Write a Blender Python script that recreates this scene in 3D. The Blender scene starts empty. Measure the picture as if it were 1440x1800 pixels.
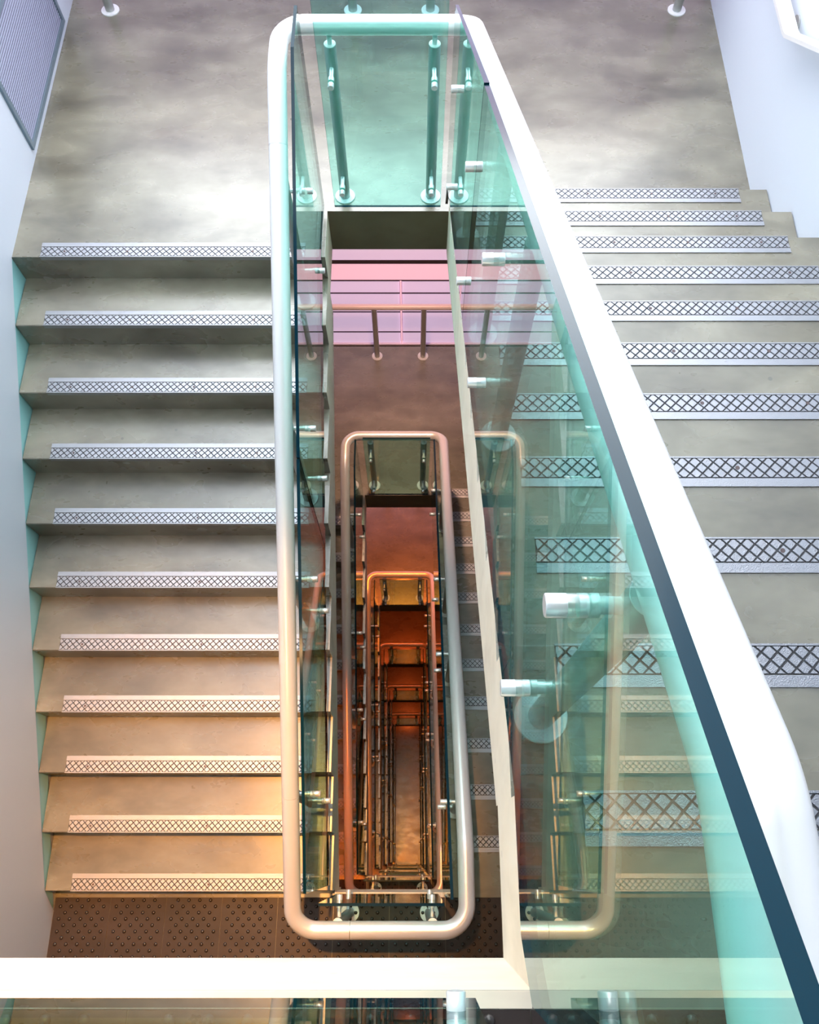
import bpy, bmesh, math
from math import pi, sin, cos
from mathutils import Vector

C = bpy.context.scene.collection
SC = bpy.context.scene

# ------------------------------------------------------------------ camera
F_PX, TILT = 1432.0, 0.398
cam_d = bpy.data.cameras.new('camera')
cam_d.sensor_fit = 'HORIZONTAL'; cam_d.sensor_width = 36.0
cam_d.lens = F_PX / 1440.0 * 36.0
cam_d.shift_x = -5.0 / 1440.0
cam_d.clip_start = 0.02; cam_d.clip_end = 200
cam = bpy.data.objects.new('camera', cam_d); C.objects.link(cam)
cam.location = (0, 0, 0); cam.rotation_euler = (TILT, 0, 0)
SC.camera = cam

# ------------------------------------------------------------------ sky and exposure
w = bpy.data.worlds.new('sky'); SC.world = w; w.use_nodes = True
bg = w.node_tree.nodes['Background']
bg.inputs['Color'].default_value = (0.93, 0.96, 1.0, 1)
bg.inputs['Strength'].default_value = 7.4
SC.view_settings.view_transform = 'Standard'
SC.view_settings.look = 'None'
SC.view_settings.exposure = 0.0
SC.view_settings.gamma = 1.0
SC.view_settings.use_curve_mapping = False
SC.cycles.max_bounces = 10
SC.cycles.diffuse_bounces = 4
SC.cycles.glossy_bounces = 5
SC.cycles.transparent_max_bounces = 40
SC.cycles.sample_clamp_indirect = 6.0

# ------------------------------------------------------------------ measures (metres, camera at origin)
H = 3.42                      # camera above the first half landing
R = 3.766 / 22                # rise
G = 0.308                     # going
F = 22 * R                    # storey height
YL, YR = 2.888, 3.184         # top nosing of left flights, lowest nosing of right flights
XWL, XWR = -2.105, 1.845      # walls
XEL, XER = -0.458, 0.196      # edges of the stairs at the well
W = 1.642
YE, YN = 3.197, -0.205        # slab edges at the two ends of the well
YFAR, YBACK = 4.90, -2.60
XGL, XGR = -0.476, 0.182      # glass planes
YGE, YGN = 3.185, -0.216
XPL, XPR = -0.572, 0.264      # post / rail planes
YPE, YPN = 3.300, -0.312
YRE, YRN = 3.32, -0.335
HRH, HRF, HRT = 0.98, 0.93, 0.87         # rail heights over half landings and floors
TH_H, TH_F = 0.30, 0.45
NS = 6                        # storeys
def zh(m): return -H - m * F
def zf(m): return -H - 11 * R - m * F          # floor reached by left flight m (m = -1: top floor)

ORD = ['topmost', 'second', 'third', 'fourth', 'fifth', 'lowest']

# ------------------------------------------------------------------ materials
def new_mat(name):
    m = bpy.data.materials.new(name); m.use_nodes = True
    nt = m.node_tree
    return m, nt, nt.nodes, nt.links, nt.nodes['Principled BSDF']

def solid(name, col, rough=0.5, metal=0.0, bump=0.0, bscale=200.0, emit=None, estr=0.0, spec=0.5):
    m, nt, n, l, p = new_mat(name)
    p.inputs['Base Color'].default_value = (*col, 1)
    p.inputs['Roughness'].default_value = rough
    p.inputs['Metallic'].default_value = metal
    p.inputs['Specular IOR Level'].default_value = spec
    if emit:
        p.inputs['Emission Color'].default_value = (*emit, 1)
        p.inputs['Emission Strength'].default_value = estr
    if bump:
        ns = n.new('ShaderNodeTexNoise'); ns.inputs['Scale'].default_value = bscale
        g = n.new('ShaderNodeNewGeometry'); l.new(g.outputs['Position'], ns.inputs['Vector'])
        b = n.new('ShaderNodeBump'); b.inputs['Strength'].default_value = bump
        b.inputs['Distance'].default_value = 0.002
        l.new(ns.outputs['Fac'], b.inputs['Height']); l.new(b.outputs['Normal'], p.inputs['Normal'])
    return m

def concrete(name, cols, rough=0.55, stain=1.0, spec=0.5, ior=1.5):
    m, nt, n, l, p = new_mat(name)
    g = n.new('ShaderNodeNewGeometry')
    mp = n.new('ShaderNodeMapping'); mp.inputs['Scale'].default_value = (0.8, 1.5, 1.0)
    l.new(g.outputs['Position'], mp.inputs['Vector'])
    a = n.new('ShaderNodeTexNoise'); a.inputs['Scale'].default_value = 2.3; a.inputs['Detail'].default_value = 5
    a.inputs['Roughness'].default_value = 0.55; a.inputs['Distortion'].default_value = 0.3
    l.new(mp.outputs['Vector'], a.inputs['Vector'])
    cr = n.new('ShaderNodeValToRGB')
    e = cr.color_ramp.elements
    e[0].position = 0.30; e[0].color = (*cols[0], 1)
    e[1].position = 0.72; e[1].color = (*cols[2], 1)
    k = e.new(0.5); k.color = (*cols[1], 1)
    l.new(a.outputs['Fac'], cr.inputs['Fac'])
    # scuffs and dark blotches
    b = n.new('ShaderNodeTexNoise'); b.inputs['Scale'].default_value = 5.0; b.inputs['Detail'].default_value = 3
    b.inputs['Roughness'].default_value = 0.62; b.inputs['Distortion'].default_value = 0.25
    l.new(mp.outputs['Vector'], b.inputs['Vector'])
    br = n.new('ShaderNodeValToRGB'); be = br.color_ramp.elements
    be[0].position = 0.42; be[0].color = (0, 0, 0, 1); be[1].position = 0.78; be[1].color = (1, 1, 1, 1)
    l.new(b.outputs['Fac'], br.inputs['Fac'])
    mx = n.new('ShaderNodeMix'); mx.data_type = 'RGBA'; mx.blend_type = 'MULTIPLY'
    ml = n.new('ShaderNodeMath'); ml.operation = 'MULTIPLY'; ml.inputs[1].default_value = 0.75 * stain
    l.new(br.outputs['Color'], ml.inputs[0]); l.new(ml.outputs[0], mx.inputs['Factor'])
    l.new(cr.outputs['Color'], mx.inputs['A']); mx.inputs['B'].default_value = (0.50, 0.50, 0.47, 1)
    # small pits
    v = n.new('ShaderNodeTexVoronoi'); v.inputs['Scale'].default_value = 4.5
    l.new(g.outputs['Position'], v.inputs['Vector'])
    lt = n.new('ShaderNodeMath'); lt.operation = 'LESS_THAN'; lt.inputs[1].default_value = 0.035
    l.new(v.outputs['Distance'], lt.inputs[0])
    m2 = n.new('ShaderNodeMath'); m2.operation = 'MULTIPLY'; m2.inputs[1].default_value = 0.6 * stain
    l.new(lt.outputs[0], m2.inputs[0])
    mx2 = n.new('ShaderNodeMix'); mx2.data_type = 'RGBA'
    l.new(m2.outputs[0], mx2.inputs['Factor']); l.new(mx.outputs['Result'], mx2.inputs['A'])
    mx2.inputs['B'].default_value = (0.07, 0.065, 0.055, 1)
    l.new(mx2.outputs['Result'], p.inputs['Base Color'])
    rr = n.new('ShaderNodeMapRange'); rr.inputs['To Min'].default_value = rough - 0.08; rr.inputs['To Max'].default_value = rough + 0.15
    l.new(b.outputs['Fac'], rr.inputs['Value']); l.new(rr.outputs['Result'], p.inputs['Roughness'])
    p.inputs['Specular IOR Level'].default_value = spec
    p.inputs['IOR'].default_value = ior
    bp = n.new('ShaderNodeBump'); bp.inputs['Strength'].default_value = 0.035; bp.inputs['Distance'].default_value = 0.004
    l.new(b.outputs['Fac'], bp.inputs['Height']); l.new(bp.outputs['Normal'], p.inputs['Normal'])
    return m

def glass_mat(name, tint, f0=0.05, edge=5.0):
    m, nt, n, l, p = new_mat(name)
    n.remove(p)
    out = n['Material Output']
    lw = n.new('ShaderNodeLayerWeight'); lw.inputs['Blend'].default_value = 0.5
    pw = n.new('ShaderNodeMath'); pw.operation = 'POWER'; pw.inputs[1].default_value = edge
    l.new(lw.outputs['Facing'], pw.inputs[0])
    mr = n.new('ShaderNodeMapRange'); mr.inputs['To Min'].default_value = f0; mr.inputs['To Max'].default_value = 1.0
    l.new(pw.outputs[0], mr.inputs['Value'])
    t = n.new('ShaderNodeBsdfTransparent'); t.inputs['Color'].default_value = (*tint, 1)
    g = n.new('ShaderNodeBsdfGlossy'); g.inputs['Roughness'].default_value = 0.0
    g.inputs['Color'].default_value = (0.93, 1.0, 0.98, 1)
    mx = n.new('ShaderNodeMixShader')
    l.new(mr.outputs['Result'], mx.inputs['Fac']); l.new(t.outputs[0], mx.inputs[1]); l.new(g.outputs[0], mx.inputs[2])
    l.new(mx.outputs[0], out.inputs['Surface'])
    return m

M = {}
M['conc'] = concrete('concrete_tread', [(0.11, 0.097, 0.068), (0.20, 0.182, 0.132), (0.29, 0.268, 0.198)], rough=0.25, spec=1.0, ior=1.62)
M['edge'] = concrete('concrete_edge', [(0.84, 0.72, 0.54), (0.92, 0.81, 0.63), (0.95, 0.87, 0.71)], rough=0.6, stain=0.35)
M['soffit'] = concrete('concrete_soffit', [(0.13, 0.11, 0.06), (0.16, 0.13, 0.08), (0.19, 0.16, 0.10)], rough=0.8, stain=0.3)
M['wall'] = solid('wall_paint', (0.64, 0.69, 0.775), 0.55, bump=0.05, bscale=60)
M['low_bounce'] = solid('low_bounce_paint', (0.16, 0.14, 0.12), 0.6)  # dark tone for unseen back wall and ceiling, cuts bounce onto the risers
M['teal'] = solid('teal_paint', (0.34, 0.68, 0.70), 0.5)
M['glass'] = glass_mat('green_glass', (0.735, 0.98, 0.94), f0=0.035, edge=5.8)
M['gedge'] = solid('glass_edge', (0.003, 0.026, 0.042), 0.15, spec=0.14)
M['rail'] = solid('satin_white_rail', (0.86, 0.85, 0.84), 0.32, 0.35)
M['steel'] = solid('post_steel', (0.46, 0.47, 0.46), 0.38, 0.55)
M['disc'] = solid('plate_steel', (0.88, 0.90, 0.89), 0.35, 0.1)
M['pin'] = solid('pin_steel', (0.90, 0.91, 0.90), 0.28, 0.5)
M['alu'] = solid('nosing_aluminium', (0.37, 0.38, 0.41), 0.34, 0.95, bump=0.6, bscale=420)
M['groove'] = solid('nosing_groove', (0.05, 0.05, 0.055), 0.7)
M['screw'] = solid('screw_head', (0.12, 0.09, 0.09), 0.5, 0.5)
M['tile'] = concrete('tactile_brown', [(0.020, 0.011, 0.008), (0.033, 0.019, 0.015), (0.050, 0.031, 0.025)], rough=0.5, stain=0.4)
M['stud'] = solid('tactile_stud', (0.04, 0.033, 0.03), 0.28, 0.2)
M['pink'] = solid('pink_glow_panel', (0.86, 0.58, 0.72), 0.45, emit=(0.90, 0.50, 0.62), estr=0.76)  # emission stands in for daylight coming through the panel
M['lilac'] = solid('lilac_glow_panel', (0.76, 0.64, 0.82), 0.45, emit=(0.72, 0.54, 0.78), estr=0.64)  # same stand-in glow for daylight, in lilac
M['joint'] = solid('dark_joint', (0.05, 0.035, 0.05), 0.6)
M['trim'] = solid('pale_trim', (0.88, 0.78, 0.86), 0.4, 0.1)
M['grille'] = solid('grille_metal', (0.30, 0.33, 0.43), 0.4, 0.3)
M['gdark'] = solid('grille_frame', (0.20, 0.27, 0.33), 0.4, 0.4)
M['duct'] = solid('grille_void', (0.03, 0.03, 0.05), 0.8)
M['lampbody'] = solid('lamp_body', (0.8, 0.78, 0.74), 0.4, 0.2)
M['lens'] = solid('lamp_lens', (1, 0.8, 0.5), 0.4, emit=(1, 0.55, 0.2), estr=6.0)

# ------------------------------------------------------------------ mesh helpers
class MB:
    def __init__(s): s.v = []; s.f = []; s.m = []; s.sm = []
    def face(s, idx, mat=0, smooth=False): s.f.append(tuple(idx)); s.m.append(mat); s.sm.append(smooth)
    def add(s, pts): b = len(s.v); s.v += [tuple(p) for p in pts]; return b
    def box(s, a, b, mat=0):
        (x0, y0, z0), (x1, y1, z1) = a, b
        o = s.add([(x0,y0,z0),(x1,y0,z0),(x1,y1,z0),(x0,y1,z0),(x0,y0,z1),(x1,y0,z1),(x1,y1,z1),(x0,y1,z1)])
        for q in ((0,3,2,1),(4,5,6,7),(0,1,5,4),(1,2,6,5),(2,3,7,6),(3,0,4,7)):
            s.face([o+i for i in q], mat)
        return s
    def prism(s, poly, axis, lo, hi, mats=(0, 0, 0)):
        """poly: 2D points; axis: extrusion axis. mats = (cap lo, cap hi, sides or list)"""
        def P(p, t):
            if axis == 0: return (t, p[0], p[1])
            if axis == 1: return (p[0], t, p[1])
            return (p[0], p[1], t)
        n = len(poly)
        o = s.add([P(p, lo) for p in poly] + [P(p, hi) for p in poly])
        s.face([o+i for i in reversed(range(n))], mats[0])
        s.face([o+n+i for i in range(n)], mats[1])
        for i in range(n):
            j = (i+1) % n
            mm = mats[2][i] if isinstance(mats[2], (list, tuple)) else mats[2]
            s.face([o+i, o+j, o+n+j, o+n+i], mm)
        return s
    def tube(s, path, r, n=16, mat=0, caps=True, capmat=None):
        pts = [Vector(p) for p in path]
        rr = r if isinstance(r, (list, tuple)) else [r]*len(pts)
        T = []
        for i in range(len(pts)):
            a = pts[max(i-1, 0)]; b = pts[min(i+1, len(pts)-1)]
            if i > 0 and i < len(pts)-1:
                d = (pts[i]-pts[i-1]).normalized() + (pts[i+1]-pts[i]).normalized()
            else: d = b - a
            T.append(d.normalized())
        up = Vector((0, 0, 1)) if abs(T[0].z) < 0.9 else Vector((1, 0, 0))
        u = (up - T[0]*up.dot(T[0])).normalized()
        rings = []
        for i, p in enumerate(pts):
            u = (u - T[i]*u.dot(T[i])).normalized(); vv = T[i].cross(u)
            rings.append(s.add([p + (u*cos(2*pi*k/n) + vv*sin(2*pi*k/n))*rr[i] for k in range(n)]))
        for a, b in zip(rings, rings[1:]):
            for k in range(n):
                s.face([a+k, a+(k+1) % n, b+(k+1) % n, b+k], mat, True)
        if caps:
            cm = mat if capmat is None else capmat
            o0 = s.add(s.v[rings[0]:rings[0]+n]); o1 = s.add(s.v[rings[-1]:rings[-1]+n])
            s.face([o0+k for k in reversed(range(n))], cm)
            s.face([o1+k for k in range(n)], cm)
        return s
    def mesh(s, name, mats):
        me = bpy.data.meshes.new(name)
        me.from_pydata(s.v, [], s.f)
        for k in (mats if isinstance(mats, (list, tuple)) else [mats]): me.materials.append(M[k])
        me.polygons.foreach_set('material_index', s.m)
        me.polygons.foreach_set('use_smooth', s.sm)
        bm = bmesh.new(); bm.from_mesh(me); bmesh.ops.recalc_face_normals(bm, faces=bm.faces); bm.to_mesh(me); bm.free()
        me.update()
        return me

def put(name, me, parent=None, loc=(0,0,0), rz=0.0, label=None, cat=None, group=None, kind=None):
    o = bpy.data.objects.new(name, me); C.objects.link(o)
    o.location = loc; o.rotation_euler = (0, 0, rz)
    if parent is not None: o.parent = parent
    if label: o['label'] = label
    if cat: o['category'] = cat
    if group: o['group'] = group
    if kind: o['kind'] = kind
    return o

# ------------------------------------------------------------------ walls, roof, facade
ZB = zf(NS-1); ZT = 3.0
put('wall_left', MB().box((XWL-0.2, YBACK-0.2, ZB-0.3), (XWL-0.006, YFAR+0.5, ZT)).mesh('wall_left', 'wall'),
    label='white painted wall beside the left flights of stairs', cat='wall', kind='structure')
put('wall_right', MB().box((XWR, YBACK-0.2, ZB-0.3), (XWR+0.2, YFAR+0.5, ZT)).mesh('wall_right', 'wall'),
    label='white painted wall beside the right flights of stairs', cat='wall', kind='structure')
put('wall_back', MB().box((XWL-0.2, YBACK-0.2, ZB-0.3), (XWR+0.2, YBACK, ZT)).mesh('wall_back', 'low_bounce'),
    label='unseen wall behind the floor landings, made dark to cut bounce light', cat='wall', kind='structure')
# unseen ceiling, darkened and opened on the far side to steer the light
cl = MB()
cl.box((XWL, YBACK, ZT), (XWR, 0.9, ZT+0.2)); cl.box((XWL, 0.9, ZT), (XWL+0.25, YFAR+0.5, ZT+0.2))
cl.box((0.85, 0.9, ZT), (XWR, YFAR+0.5, ZT+0.2))
put('ceiling', cl.mesh('ceiling', 'low_bounce'), label='unseen ceiling framing the roof light, made dark to cut bounce light', cat='ceiling', kind='structure')
for i in range(4):
    x = XWL+0.25 + (i+0.5)*(0.85-XWL-0.25)/4
    put('roof_bar', MB().box((x-0.03, 0.9, ZT+0.02), (x+0.03, YFAR+0.5, ZT+0.14)).mesh('roof_bar', 'gdark'),
        kind='structure', label='grey glazing bar across the roof light opening', cat='glazing bar', group='roof light glazing bars')

# far facade: base wall, then pink and lilac panels whose glow stands in for daylight behind
YFW = 4.985
put_far = put('wall_far', MB().box((XWL, YFW, ZB-0.3), (XWR, YFW+0.15, -2.15)).mesh('wall_far', 'joint'),
    label='pink and lilac panelled outer wall beyond the half landings', cat='wall', kind='structure')
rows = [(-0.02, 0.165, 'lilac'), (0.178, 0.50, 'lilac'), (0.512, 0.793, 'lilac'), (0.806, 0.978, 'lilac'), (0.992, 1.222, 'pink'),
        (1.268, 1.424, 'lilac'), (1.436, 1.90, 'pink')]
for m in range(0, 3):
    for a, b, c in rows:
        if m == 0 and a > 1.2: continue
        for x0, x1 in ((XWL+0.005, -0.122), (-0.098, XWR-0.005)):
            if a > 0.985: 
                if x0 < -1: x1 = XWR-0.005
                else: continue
            put('glow_panel', MB().box((x0, YFW-0.02, zh(m)+a), (x1, YFW, zh(m)+b)).mesh('glow_panel', c), put_far)
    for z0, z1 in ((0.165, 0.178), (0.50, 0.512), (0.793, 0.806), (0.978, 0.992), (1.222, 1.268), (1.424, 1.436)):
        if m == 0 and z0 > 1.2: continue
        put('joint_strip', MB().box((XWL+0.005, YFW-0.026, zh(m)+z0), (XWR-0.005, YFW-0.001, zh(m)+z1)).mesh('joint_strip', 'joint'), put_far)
    put('glow_mullion', MB().box((-0.118, YFW-0.035, zh(m)-0.02), (-0.102, YFW+0.01, zh(m)+0.985)).mesh('glow_mullion', 'pink'), put_far)  # frame bar given the panels' glow so it looks pale pink
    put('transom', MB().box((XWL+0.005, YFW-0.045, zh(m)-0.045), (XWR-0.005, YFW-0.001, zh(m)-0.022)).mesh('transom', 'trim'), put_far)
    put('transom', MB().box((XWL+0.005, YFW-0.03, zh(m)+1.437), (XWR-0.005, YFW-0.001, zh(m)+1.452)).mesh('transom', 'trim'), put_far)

# left wall lining whose foot follows the nosings, teal band behind it
def lining(m):
    pts = [(YFAR+0.08, zh(m)-0.0), (YL, zh(m)), (YL-10*G, zh(m)-10*R), (YL-10*G-0.11, zh(m)-11*R), (YBACK, zf(m))]
    return pts
for m in range(0, 2):
    lo = lining(m); top = (zf(m-1)-TH_F)
    up = [(YBACK, top), (YN, top), (YL-1.0, zh(m)+1.6 if m else 1.5), (YFAR+0.08, zh(m)+1.6 if m else 1.5)]
    if m == 0: up = [(YBACK, top), (YN-0.0, top), (YN, -1.0), (YN+0.02, 2.9), (YFAR+0.08, 2.9)]
    put('lining_panel', MB().prism(lo+up, 0, XWL-0.006, XWL+0.004).mesh('lining_panel', 'wall'), bpy.data.objects['wall_left'])
    tp = [(YL+0.02, zh(m)+0.02), (YL-10*G-0.1, zh(m)-10*R+0.0), (YL-10*G-0.1, zh(m)-11*R), (YL, zh(m)-R-0.05)]
    put('teal_band', MB().prism(tp, 0, XWL-0.006, XWL-0.001).mesh('teal_band', 'teal'), bpy.data.objects['wall_left'],
        label='turquoise painted band behind the white lining')

# ------------------------------------------------------------------ nosing strip (shared mesh), front edge at y = 0, well side at +x
def clip(poly, y0, y1):
    for sgn, lim in ((1, y0), (-1, y1)):
        outp = []
        for i in range(len(poly)):
            a, b = poly[i], poly[(i+1) % len(poly)]
            da, db = sgn*(a[1]-lim), sgn*(b[1]-lim)
            if da >= 0: outp.append(a)
            if da*db < 0:
                t = da/(da-db); outp.append((a[0]+t*(b[0]-a[0]), a[1]+t*(b[1]-a[1])))
        poly = outp
        if not poly: return []
    return poly
def nosing_mesh():
    b = MB(); L0, L1 = -0.675, 0.715
    b.box((L0, 0.0, -0.012), (L1, 0.064, 0.0015), 1)          # dark grooved ground
    b.box((L0, -0.0015, -0.022), (L1, 0.003, 0.0045), 0)       # front lip
    b.box((L0, 0.066, -0.006), (L1, 0.091, 0.0045), 0)         # plain rear band
    p = 0.0345; yc = 0.034; s = 0.88
    n = int((L1-L0)/p)
    x0 = L0 + ((L1-L0)-n*p)/2
    for row in (-2, -1, 0, 1, 2):
        off = 0.0 if row % 2 else 0.5
        for i in range(n if off else n+1):
            cx = x0 + (i+off)*p; cy = yc + row*p/2
            q = p/2*s
            poly = [(cx-q, cy), (cx, cy-q), (cx+q, cy), (cx, cy+q)]
            poly = clip(poly, 0.0045, 0.0628)
            if not off:
                poly = [(min(max(x, L0+0.001), L1-0.001), y) for x, y in poly]
            if len(poly) < 3: continue
            mx = sum(k[0] for k in poly)/len(poly); my = sum(k[1] for k in poly)/len(poly)
            o = b.add([(x, y, 0.0012) for x, y in poly] + [(mx+(x-mx)*0.9, my+(y-my)*0.9, 0.0044) for x, y in poly])
            k = len(poly)
            b.face([o+k+i2 for i2 in range(k)], 0)
            for i2 in range(k): b.face([o+i2, o+(i2+1) % k, o+k+(i2+1) % k, o+k+i2], 0)
    for xs in (-0.55, -0.22, 0.11, 0.44):
        o = b.add([(xs+0.0062*cos(2*pi*k/10), 0.034+0.0062*sin(2*pi*k/10), 0.0052) for k in range(10)] +
                  [(xs+0.0062*cos(2*pi*k/10), 0.034+0.0062*sin(2*pi*k/10), 0.001) for k in range(10)])
        b.face([o+k for k in range(10)], 2)
        for k in range(10): b.face([o+k, o+(k+1) % 10, o+10+(k+1) % 10, o+10+k], 2)
    return b.mesh('nosing_strip', ['alu', 'groove', 'screw'])
ME_NOSE = nosing_mesh()
def step_mesh():
    b = MB(); e = 0.004
    poly = [(0.0, -R), (0.0, -e), (e, 0.0), (G, 0.0)]
    b.prism(poly, 0, -W/2, W/2, (0, 1, 0))
    return b.mesh('step', ['conc', 'edge'])
ME_STEP = step_mesh()
def waist_mesh():
    # local: y from 0 (low end) to 10 G, top line through the inner corners
    b = MB(); t = 0.31
    poly = [(0, 0), (10*G, 10*R), (10*G, 10*R-t), (0, -t)]
    b.prism(poly, 0, -W/2, W/2, (2, 1, 2))
    return b.mesh('waist', ['conc', 'edge', 'soffit'])
ME_WAIST = waist_mesh()
XCL, XCR = XEL - W/2, XER + W/2

def flight(m, side):
    lab = {'L': 'left concrete stair flight going down towards the viewer', 'R': 'right concrete stair flight going down away from the viewer'}[side]
    if side == 'L':
        f = put('stair_flight', ME_WAIST, None, (XCL, YL-10*G, zf(m)), 0, f'{ORD[m]} {lab}', 'stairs', kind='structure')
    else:
        f = put('stair_flight', ME_WAIST, None, (XCR, YR, zh(m)), pi, f'{ORD[m]} {lab}', 'stairs', kind='structure')
    for i in range(10):
        s = put('step', ME_STEP, f, (0, i*G, (i+1)*R))
        put('nosing_strip', ME_NOSE, s)
    return f

def slab(name, outline, ztop, th, edges, label, cat):
    """outline counter-clockwise (x, y); edges: material index for each side"""
    return put(name, MB().prism(outline, 2, ztop-th, ztop, (2, 0, edges)).mesh(name, ['conc', 'edge', 'soffit']), label=label, cat=cat, kind='structure')

def tile_mesh():
    b = MB(); s = 0.3275/2
    b.box((-s+0.001, -s+0.001, -0.004), (s-0.001, s-0.001, 0.004), 0)
    for j in range(10):
        y = -s + 0.0165 + j*0.0328
        for i in range(5 if j % 2 == 0 else 4):
            x = (i - (2 if j % 2 == 0 else 1.5))*0.0635
            prof = [(0.0105, 0.004), (0.0098, 0.0085), (0.006, 0.0115)]
            rings = [b.add([(x+r*cos(2*pi*k/8), y+r*sin(2*pi*k/8), z) for k in range(8)]) for r, z in prof]
            for a, c in zip(rings, rings[1:]):
                for k in range(8): b.face([a+k, a+(k+1) % 8, c+(k+1) % 8, c+k], 1, True)
            b.face([rings[-1]+k for k in range(8)], 1, True)
    return b.mesh('tactile_tile', ['tile', 'stud'])
ME_TILE = tile_mesh()

half = []; floors = {}
for m in range(NS):
    ol = [(XWL, YL), (XEL, YL), (XEL, YE), (XER, YE), (XER, YR), (XWR, YR), (XWR, YFAR), (XWL, YFAR)]
    hl = slab('half_landing', ol, zh(m), TH_H, [0, 1, 2, 1, 0, 2, 2, 2], f'{ORD[m]} grey concrete half landing at the far end of the well', 'landing')  # well face takes the dark soffit tone, its shade put into the colour
    half.append(hl)
    put('nosing_strip', ME_NOSE, hl, (XCL, YL, zh(m)))
for m in range(-1, NS-1):
    ol = [(XWL, YBACK), (XWR, YBACK), (XWR, YR-10*G), (XER, YR-10*G), (XER, YN), (XEL, YN), (XEL, YL-10*G if m >= 0 else YN), (XWL, YL-10*G if m >= 0 else YN)]
    lb = 'top floor landing with pale concrete edge nearest the viewer' if m < 0 else f'floor landing with brown tactile tiles at foot of the {ORD[m]} left flight'
    fl = slab('floor_landing', ol, zf(m), TH_F, [2, 2, 0, 1, 1, 1, 1, 1], lb, 'landing')
    floors[m] = fl
    put('nosing_strip', ME_NOSE, fl, (XCR, YR-10*G, zf(m)), pi)
    put('margin_strip', MB().box((XWL+0.005 if m < 0 else XEL, YN-0.026, zf(m)-0.01), (XER-0.001, YN-0.0005, zf(m)+0.003)).mesh('margin_strip', 'edge'), fl)
    if m <= 1:
        for j in range(2 if m < 1 else 1):
            for i in range(12):
                x = XWL + 0.005 + 0.3275*(i+0.5); y = -0.232 - 0.3275*(j+0.5)
                put('tactile_tile', ME_TILE, fl, (x, y, zf(m)))
put('floor', MB().box((XWL, YBACK, ZB-0.3), (XWR, YFAR+0.3, ZB)).mesh('floor', 'conc'), label='ground floor at the very bottom of the well', cat='floor', kind='structure')
for m in range(NS):
    flight(m, 'L'); flight(m, 'R')

# ------------------------------------------------------------------ handrail
def fillet(pts, rad, n=10):
    P = [Vector(p) for p in pts]; out = [P[0]]
    for i in range(1, len(P)-1):
        r = rad[i]
        a = (P[i-1]-P[i]); b = (P[i+1]-P[i])
        an, bn = a.normalized(), b.normalized()
        ang = an.angle(bn)
        d = min(r/math.tan(ang/2), a.length*0.49 if i > 1 else a.length*0.95, b.length*0.49 if i < len(P)-2 else b.length*0.95)
        s0 = P[i]+an*d; s1 = P[i]+bn*d
        k = n if ang < 2.2 else 6
        for j in range(k+1):
            t = j/k
            # rational quadratic close to an arc
            wgt = math.sin(ang/2)
            den = (1-t)**2 + 2*t*(1-t)*wgt + t*t
            out.append((s0*(1-t)**2 + P[i]*(2*t*(1-t)*wgt) + s1*t*t)/den)
    out.append(P[-1]); return out
RR = 0.0410
def cut(path, dists, gap=0.0012):
    """split a polyline at arc lengths"""
    res = []; cur = [path[0]]; acc = 0; ds = list(dists)
    for a, b in zip(path, path[1:]):
        L = (b-a).length; base = a; pos = 0
        while ds and acc + L >= ds[0]:
            t = (ds[0]-acc)/L; q = a.lerp(b, t); dr = (b-a).normalized()
            cur.append(q-dr*gap/2); res.append(cur); cur = [q+dr*gap/2]; ds.pop(0)
        cur.append(b); acc += L
    res.append(cur); return res
def rail_path(m):
    zt, zm, zb = zf(m-1)+(HRF if m else HRT), zh(m)+HRH, zf(m)+HRF
    if m == 0: start = [(XWL+0.03, YRN, zt)]
    else: start = [(-0.297, YRN, zt)]
    pts = start + [(XPR, YRN, zt), (XPR, 0.05, zt), (XPR, YRE, zm), (XPL, YRE, zm), (XPL, 3.06, zm), (XPL, YRN, zb), (-0.299, YRN, zb)]
    fp = fillet(pts, [0, 0.115, 0.13, 0.115, 0.115, 0.25, 0.115, 0]); out = [fp[0]]
    for a, b in zip(fp, fp[1:]):
        k = max(1, int((b-a).length/0.15))
        out += [a.lerp(b, (i+1)/k) for i in range(k)]
    return out
def arclen(path, pred):
    acc = 0
    for a, b in zip(path, path[1:]):
        acc += (b-a).length
        if pred(b): return acc
    return acc
for m in range(NS):
    pa = rail_path(m)
    d1 = arclen(pa, lambda p: p.x < -0.02 and p.y > 3.0) - 0.35
    L = sum((b-a).length for a, b in zip(pa, pa[1:]))
    d2 = arclen(pa, lambda p: p.x < XPL+0.001 and p.y < 2.80 and p.y > 2) - 0.06
    d3 = L - 0.9
    hr = put('handrail', None, None, (XPR, YRE, zh(m)), label=(
        ['white tubular handrail looping round the top of the well, nearest the viewer',
         'second tubular handrail loop down the well, lilac white on its right side',
         'third tubular handrail loop down the well, glowing orange on its left side',
         'fourth narrow orange handrail loop deep in the well', 'fifth small dark orange handrail loop deep in the well',
         'lowest and smallest handrail loop at the bottom of the well'][m]), cat='handrail', group='stair handrail loops')
    for sec in cut(pa, [d2, d3]):
        o = Vector((XPR, YRE, zh(m)))
        me = MB().tube([p-o for p in sec], RR, 24).mesh('rail_section', 'rail')
        put('rail_section', me, hr)

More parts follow.
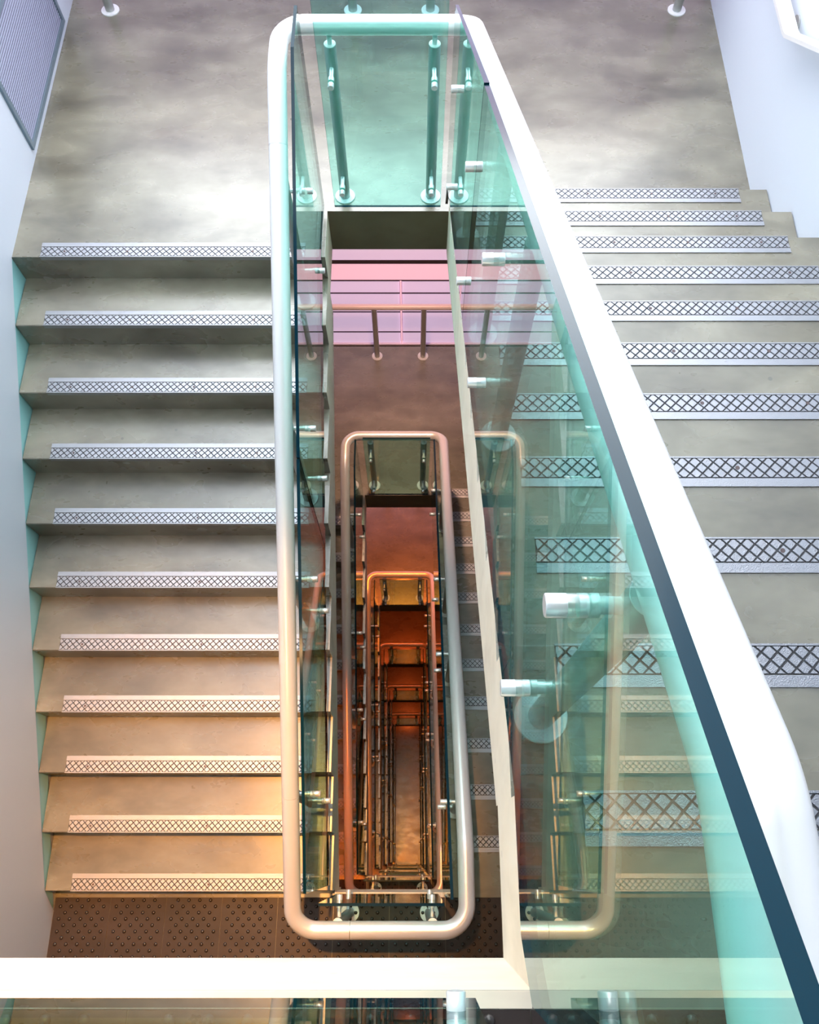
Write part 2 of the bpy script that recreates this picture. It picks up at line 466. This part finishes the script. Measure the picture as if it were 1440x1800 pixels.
# ------------------------------------------------------------------ posts with base plate, stem and standoffs (local +x points to the glass)
_pc = {}
def post_meshes(hgt, reach):
    key = (round(hgt, 2), round(reach, 3))
    if key in _pc: return _pc[key]
    hp = hgt - RR - 0.035
    pole = MB().tube([(0, 0, 0.003), (0, 0, hp-0.004), (0, 0, hp)], [0.027, 0.027, 0.0255], 20).mesh('balustrade_post', 'steel')
    base = MB().tube([(0, 0, 0), (0, 0, 0.005), (0, 0, 0.007)], [0.055, 0.055, 0.0535], 28).mesh('base_plate', 'disc')
    stem = MB().tube([(0, 0, hp-0.001), (0, 0, hp+0.003)], [0.0262, 0.0262], 20).tube([(0, 0, hp), (0, 0, hgt-RR*0.97)], 0.011, 12).mesh('stem', 'disc')
    g = reach
    pin = MB()
    pin.tube([(0.02, 0, 0), (g-0.028, 0, 0)], 0.0105, 14)
    pin.tube([(g-0.030, 0, 0), (g-0.0068, 0, 0)], 0.0145, 18)
    pin.tube([(g+0.0068, 0, 0), (g+0.030, 0, 0), (g+0.0315, 0, 0)], [0.0145, 0.0145, 0.013], 18)
    pin = pin.mesh('standoff', 'pin')
    _pc[key] = (pole, base, stem, pin); return _pc[key]
def post(x, y, z, rz, hgt, reach, zlo, zhi, label, group):
    a, b, c, d = post_meshes(hgt, reach)
    o = put('balustrade_post', a, None, (x, y, z), rz, label, 'post', group)
    put('base_plate', b, o); put('stem', c, o)
    put('standoff', d, o, (0, 0, zlo)); put('standoff', d, o, (0, 0, zhi))
    return o
def rail_z(m, x, y):
    best = None
    for p in rail_path(m):
        if abs(p.x-x) < 0.03:
            pass
    pa = rail_path(m)
    for a, b in zip(pa, pa[1:]):
        if abs((a.x+b.x)/2-x) < 0.02 and min(a.y, b.y)-1e-6 <= y <= max(a.y, b.y)+1e-6 and abs(a.y-b.y) > 1e-6:
            return a.z + (b.z-a.z)*(y-a.y)/(b.y-a.y)
    return None
NTH = {1: 'first', 2: 'second', 4: 'fourth', 5: 'fifth', 6: 'sixth', 7: 'seventh', 9: 'ninth', 10: 'tenth'}
for m in range(NS):
    for k in (1, 4, 6, 9):
        y = YL - k*G + 0.155; z = zh(m)-k*R
        post(XPL, y, z, 0, rail_z(m, XPL, y)-z, XGL-XPL, 0.25, 0.79,
             f'steel baluster post on {NTH[k]} step down of the {ORD[m]} left flight', 'posts along the left flights')
    for j in (2, 5, 7, 10):
        y = YR - (j-1)*G - 0.150; z = zh(m)+j*R
        post(XPR, y, z, pi, rail_z(m, XPR, y)-z, XPR-XGR, 0.31, 0.81,
             f'steel baluster post on {NTH[j]} step up of the {ORD[m]} right flight', 'posts along the right flights')
    for x, wd in ((-0.365, 'left'), (0.099, 'right')):
        post(x, YPE, zh(m), -pi/2, HRH, YPE-YGE, 0.16, 0.80,
             f'{wd} steel post behind end glass on the {ORD[m]} half landing', 'posts at the half landing ends')
        if m < NS-1:
            post(x, YPN, zf(m), pi/2, HRF, YGN-YPN, 0.16, 0.78,
                 f'{wd} steel post on floor landing at foot of the {ORD[m]} left flight', 'posts at the floor landing ends')
for x, wd in ((0.064, 'rightmost'), (-0.75, 'middle'), (-1.55, 'leftmost')):
    post(x, YPN, zf(-1), pi/2, HRT, YGN-YPN, 0.16, 0.74, f'{wd} steel post along the edge of the top floor landing', 'posts on the top floor landing')

# ------------------------------------------------------------------ glass panels
GT = 0.0135
def side_glass(x, poly, label, group):
    return put('glass_panel', MB().prism([(p[0], p[1]) for p in poly], 0, x-GT/2, x+GT/2, (0, 0, 1)).mesh('glass_panel', ['glass', 'gedge']),
               label=label, cat='glass panel', group=group)
def end_glass(y, x0, x1, z0, z1, label, group):
    return put('glass_panel', MB().prism([(x0, z0), (x1, z0), (x1, z1), (x0, z1)], 1, y-GT/2, y+GT/2, (0, 0, 1)).mesh('glass_panel', ['glass', 'gedge']),
               label=label, cat='glass panel', group=group)
SL = R/G
for m in range(NS):
    # left flight
    tl, bl = 1.14, 0.05
    def nl(y): return zh(m) - (YL-y)*SL
    yj = 1.52
    side_glass(XGL, [(3.19, zh(m)+bl), (YL+0.02, zh(m)+bl), (yj+0.004, nl(yj)+bl), (yj+0.004, nl(yj)+tl), (YL+0.06, zh(m)+tl+0.02), (3.19, zh(m)+tl+0.02)],
               f'upper green glass panel along the {ORD[m]} left flight', 'glass along the left flights')
    side_glass(XGL, [(yj-0.004, nl(yj)+bl), (-0.16, nl(-0.16)+bl), (-0.16, nl(-0.16)+tl), (yj-0.004, nl(yj)+tl)],
               f'lower green glass panel along the {ORD[m]} left flight', 'glass along the left flights')
    # right flight
    tr, br = 1.015, 0.06
    def nr(y): return zh(m) + R + (YR-y)*SL
    yj = 1.735; ytop = YR-10*G
    side_glass(XGR, [(3.19, zh(m)+0.06), (3.19, nr(3.19)+tr-0.02), (yj+0.004, nr(yj)+tr), (yj+0.004, nr(yj)+br), (3.10, nr(3.10)+br)],
               f'lower green glass panel along the {ORD[m]} right flight', 'glass along the right flights')
    zt = zf(m-1)
    side_glass(XGR, [(yj-0.004, nr(yj)+br), (yj-0.004, nr(yj)+tr), (-0.19, nr(-0.19)+tr), (-0.205, zt+0.16), (-0.12, zt+br), (ytop, zt+br)],
               f'upper green glass panel along the {ORD[m]} right flight', 'glass along the right flights')
    end_glass(YGE, -0.413, 0.150, zh(m)+0.05, zh(m)+1.19, f'green end glass panel across the {ORD[m]} half landing', 'end glass of the half landings')
    if m < NS-1:
        end_glass(YGN, -0.44, 0.15, zf(m)+0.06, zf(m)+1.08, f'green end glass panel on the floor landing below the {ORD[m]} left flight', 'end glass of the floor landings')
end_glass(YGN, XWL+0.03, 0.10, zf(-1)+0.05, zf(-1)+1.10, 'long green glass panel along the edge of the top floor landing', 'end glass of the floor landings')

# ------------------------------------------------------------------ far guard rails on the half landings
ME_FP = MB().tube([(0, 0, 0.003), (0, 0, 0.80)], 0.027, 20).mesh('post', 'steel')
ME_FB = MB().tube([(0, 0, 0), (0, 0, 0.005), (0, 0, 0.007)], [0.055, 0.055, 0.0535], 28).mesh('base_plate', 'disc')
for m in range(NS):
    g = put('guard_rail', None, None, (-0.135, 4.78, zh(m)), label=f'straight pale guard rail in front of the pink wall on the {ORD[m]} half landing', cat='guard rail', group='guard rails before the outer wall')
    b = MB(); r = 0.03
    b.tube([(XWL+0.135+0.02, 0, 0.825), (XWR+0.135-0.02, 0, 0.825)], r, 20)
    put('top_rail', b.mesh('top_rail', 'trim'), g)
    for x in (-1.855, -0.365, 0.11, 1.623):
        p = put('post', ME_FP, g, (x+0.135, 0, 0)); put('base_plate', ME_FB, p)

# ------------------------------------------------------------------ wall handrail on the right, grille on the left
wr = put('wall_handrail', None, None, (1.77, 3.54, -2.647), label='flat white wall handrail bending up the right hand wall', cat='handrail')
def flatbar(pts, hw, ht):
    b = MB(); rings = []
    P = [Vector(p) for p in pts]
    for i, p in enumerate(P):
        d = ((P[min(i+1, len(P)-1)]-p).normalized() if i < len(P)-1 else Vector()) + ((p-P[i-1]).normalized() if i else Vector())
        d.normalize(); nrm = Vector((0, -d.z, d.y)); nrm = nrm if nrm.z > 0 else -nrm
        rings.append(b.add([p+Vector((-hw, 0, 0))+nrm*ht, p+Vector((hw, 0, 0))+nrm*ht, p+Vector((hw, 0, 0))-nrm*ht, p+Vector((-hw, 0, 0))-nrm*ht]))
    for a, c in zip(rings, rings[1:]):
        for k in range(4): b.face([a+k, a+(k+1) % 4, c+(k+1) % 4, c+k])
    b.face([rings[0]+k for k in range(4)]); b.face([rings[-1]+k for k in (3, 2, 1, 0)])
    return b
put('rail_bar', flatbar([(0, 0.62, 0), (0, 0.01, 0), (0, -0.02, 0.006), (0, -3.4, 3.4*SL)], 0.036, 0.009).mesh('rail_bar', 'rail'), wr)
for yy, zz in ((0.13, 0.0), (-1.2, 1.2*SL), (-2.5, 2.5*SL)):
    k = MB().tube([(0.074, yy, zz-0.05), (0.066, yy, zz-0.05)], 0.042, 24)
    k.tube([(0.068, yy, zz-0.05), (0.02, yy, zz-0.05), (0.0, yy, zz-0.04), (0.0, yy, zz-0.006)], 0.011, 12)
    put('bracket', k.mesh('bracket', 'steel'), wr)

gy0, gy1, gz0, gz1 = 3.585, 4.62, -3.372, -2.80
gr = put('vent_grille', None, None, (XWL+0.004, gy0, gz0), label='framed grey louvre grille low on the left wall of the landing', cat='vent grille')
GL, GH = gy1-gy0, gz1-gz0
fr = MB(); t = 0.028
for a, b_ in (((0, 0, 0), (0.014, GL, t)), ((0, 0, GH-t), (0.014, GL, GH)), ((0, 0, t), (0.014, t, GH-t)), ((0, GL-t, t), (0.014, GL, GH-t))): fr.box(a, b_)
put('frame', fr.mesh('frame', 'gdark'), gr)
put('backing', MB().box((0.0, t, t), (0.002, GL-t, GH-t)).mesh('backing', 'duct'), gr)
sl = MB(); nsl = 30
for i in range(nsl):
    z = t + (i+0.5)*(GH-2*t)/nsl; hh = (GH-2*t)/nsl*0.27
    o = sl.add([(0.003, t, z+hh), (0.007, t, z-hh*0.4), (0.007, t, z-hh), (0.003, t, z+hh*0.4), (0.003, GL-t, z+hh), (0.007, GL-t, z-hh*0.4), (0.007, GL-t, z-hh), (0.003, GL-t, z+hh*0.4)])
    for q in ((0,1,5,4),(1,2,6,5),(2,3,7,6),(3,0,4,7),(0,3,2,1),(4,5,6,7)): sl.face([o+i2 for i2 in q])
put('slats', sl.mesh('slats', 'grille'), gr, kind='stuff')

# ------------------------------------------------------------------ warm ceiling lamps under the slabs
ME_LB = MB().tube([(0, 0, 0), (0, 0, -0.03), (0, 0, -0.034)], [0.11, 0.11, 0.104], 28).mesh('housing', 'lampbody')
ME_LL = MB().tube([(0, 0, -0.0345), (0, 0, -0.039)], [0.092, 0.085], 28).mesh('lens', 'lens')
def lamp(x, y, z, watt, col, label, spread=110, tilt=0.0):
    o = put('ceiling_lamp', ME_LB, None, (x, y, z), 0, label, 'lamp', 'warm ceiling lamps under the landings')
    put('lens', ME_LL, o)
    ld = bpy.data.lights.new('lamp_light', 'AREA'); ld.shape = 'DISK'; ld.size = 0.18; ld.energy = watt; ld.color = col; ld.spread = math.radians(spread)
    lo = bpy.data.objects.new('lamp_light', ld); C.objects.link(lo); lo.parent = o; lo.location = (0, 0, -0.045); lo.rotation_euler = (tilt, 0, 0)
WARM = (1.0, 0.55, 0.22); AMBER = (1.0, 0.27, 0.035); ORANGE = (1.0, 0.20, 0.02); RED = (1.0, 0.11, 0.012)
for m in range(-1, NS-1):
    nm = 'top floor landing, added to lighten the landing below' if m < 0 else f'floor landing below the {ORD[m]} left flight'  # the top pair is added fill for the landing underneath
    c = [WARM, (1.0, 0.17, 0.012), ORANGE, ORANGE, RED, (1.0, 0.22, 0.015)][m+1]
    p = [4, 11, 8, 3.5, 3, 20][m+1]
    lamp(-0.80, -0.55, zf(m)-TH_F, p, c, f'left warm ceiling lamp under the {nm}', 72, 0.45)
    lamp(1.0, -0.95, zf(m)-TH_F, p*0.45, c, f'right warm ceiling lamp under the {nm}')
for m in range(0, NS):
    c = [(1.0, 0.55, 0.33), ORANGE, RED, RED, RED, RED][m]
    lamp(-0.13, 3.8, zh(m)-TH_H, [24, 30, 9, 4, 3, 2][m], c, f'warm ceiling lamp under the {ORD[m]} half landing')
# narrow warm spotlight added out of view to gild the lower left flight
sp = put('fill_spotlight', MB().tube([(0, 0, 0.0), (0, 0, -0.03)], 0.07, 24).mesh('fill_spotlight', 'lampbody'), None, (-0.45, 0.75, ZT), 0,
         'unseen warm spotlight on the ceiling above the left flight', 'lamp')
hd = put('head', MB().tube([(0, 0, -0.03), (0, 0, -0.16), (0, 0, -0.165)], [0.05, 0.06, 0.055], 24).mesh('head', 'lampbody'), sp)
ld = bpy.data.lights.new('fill_spot_light', 'SPOT'); ld.energy = 3300; ld.color = (1.0, 0.41, 0.09); ld.spot_size = math.radians(29); ld.spot_blend = 1.0; ld.shadow_soft_size = 0.05
lo = bpy.data.objects.new('fill_spot_light', ld); C.objects.link(lo); lo.parent = sp; lo.location = (0, 0, -0.18)
lo.rotation_euler = (Vector((-1.35, -0.1, -5.0)) - Vector((-0.45, 0.75, ZT-0.18))).to_track_quat('-Z', 'Y').to_euler()
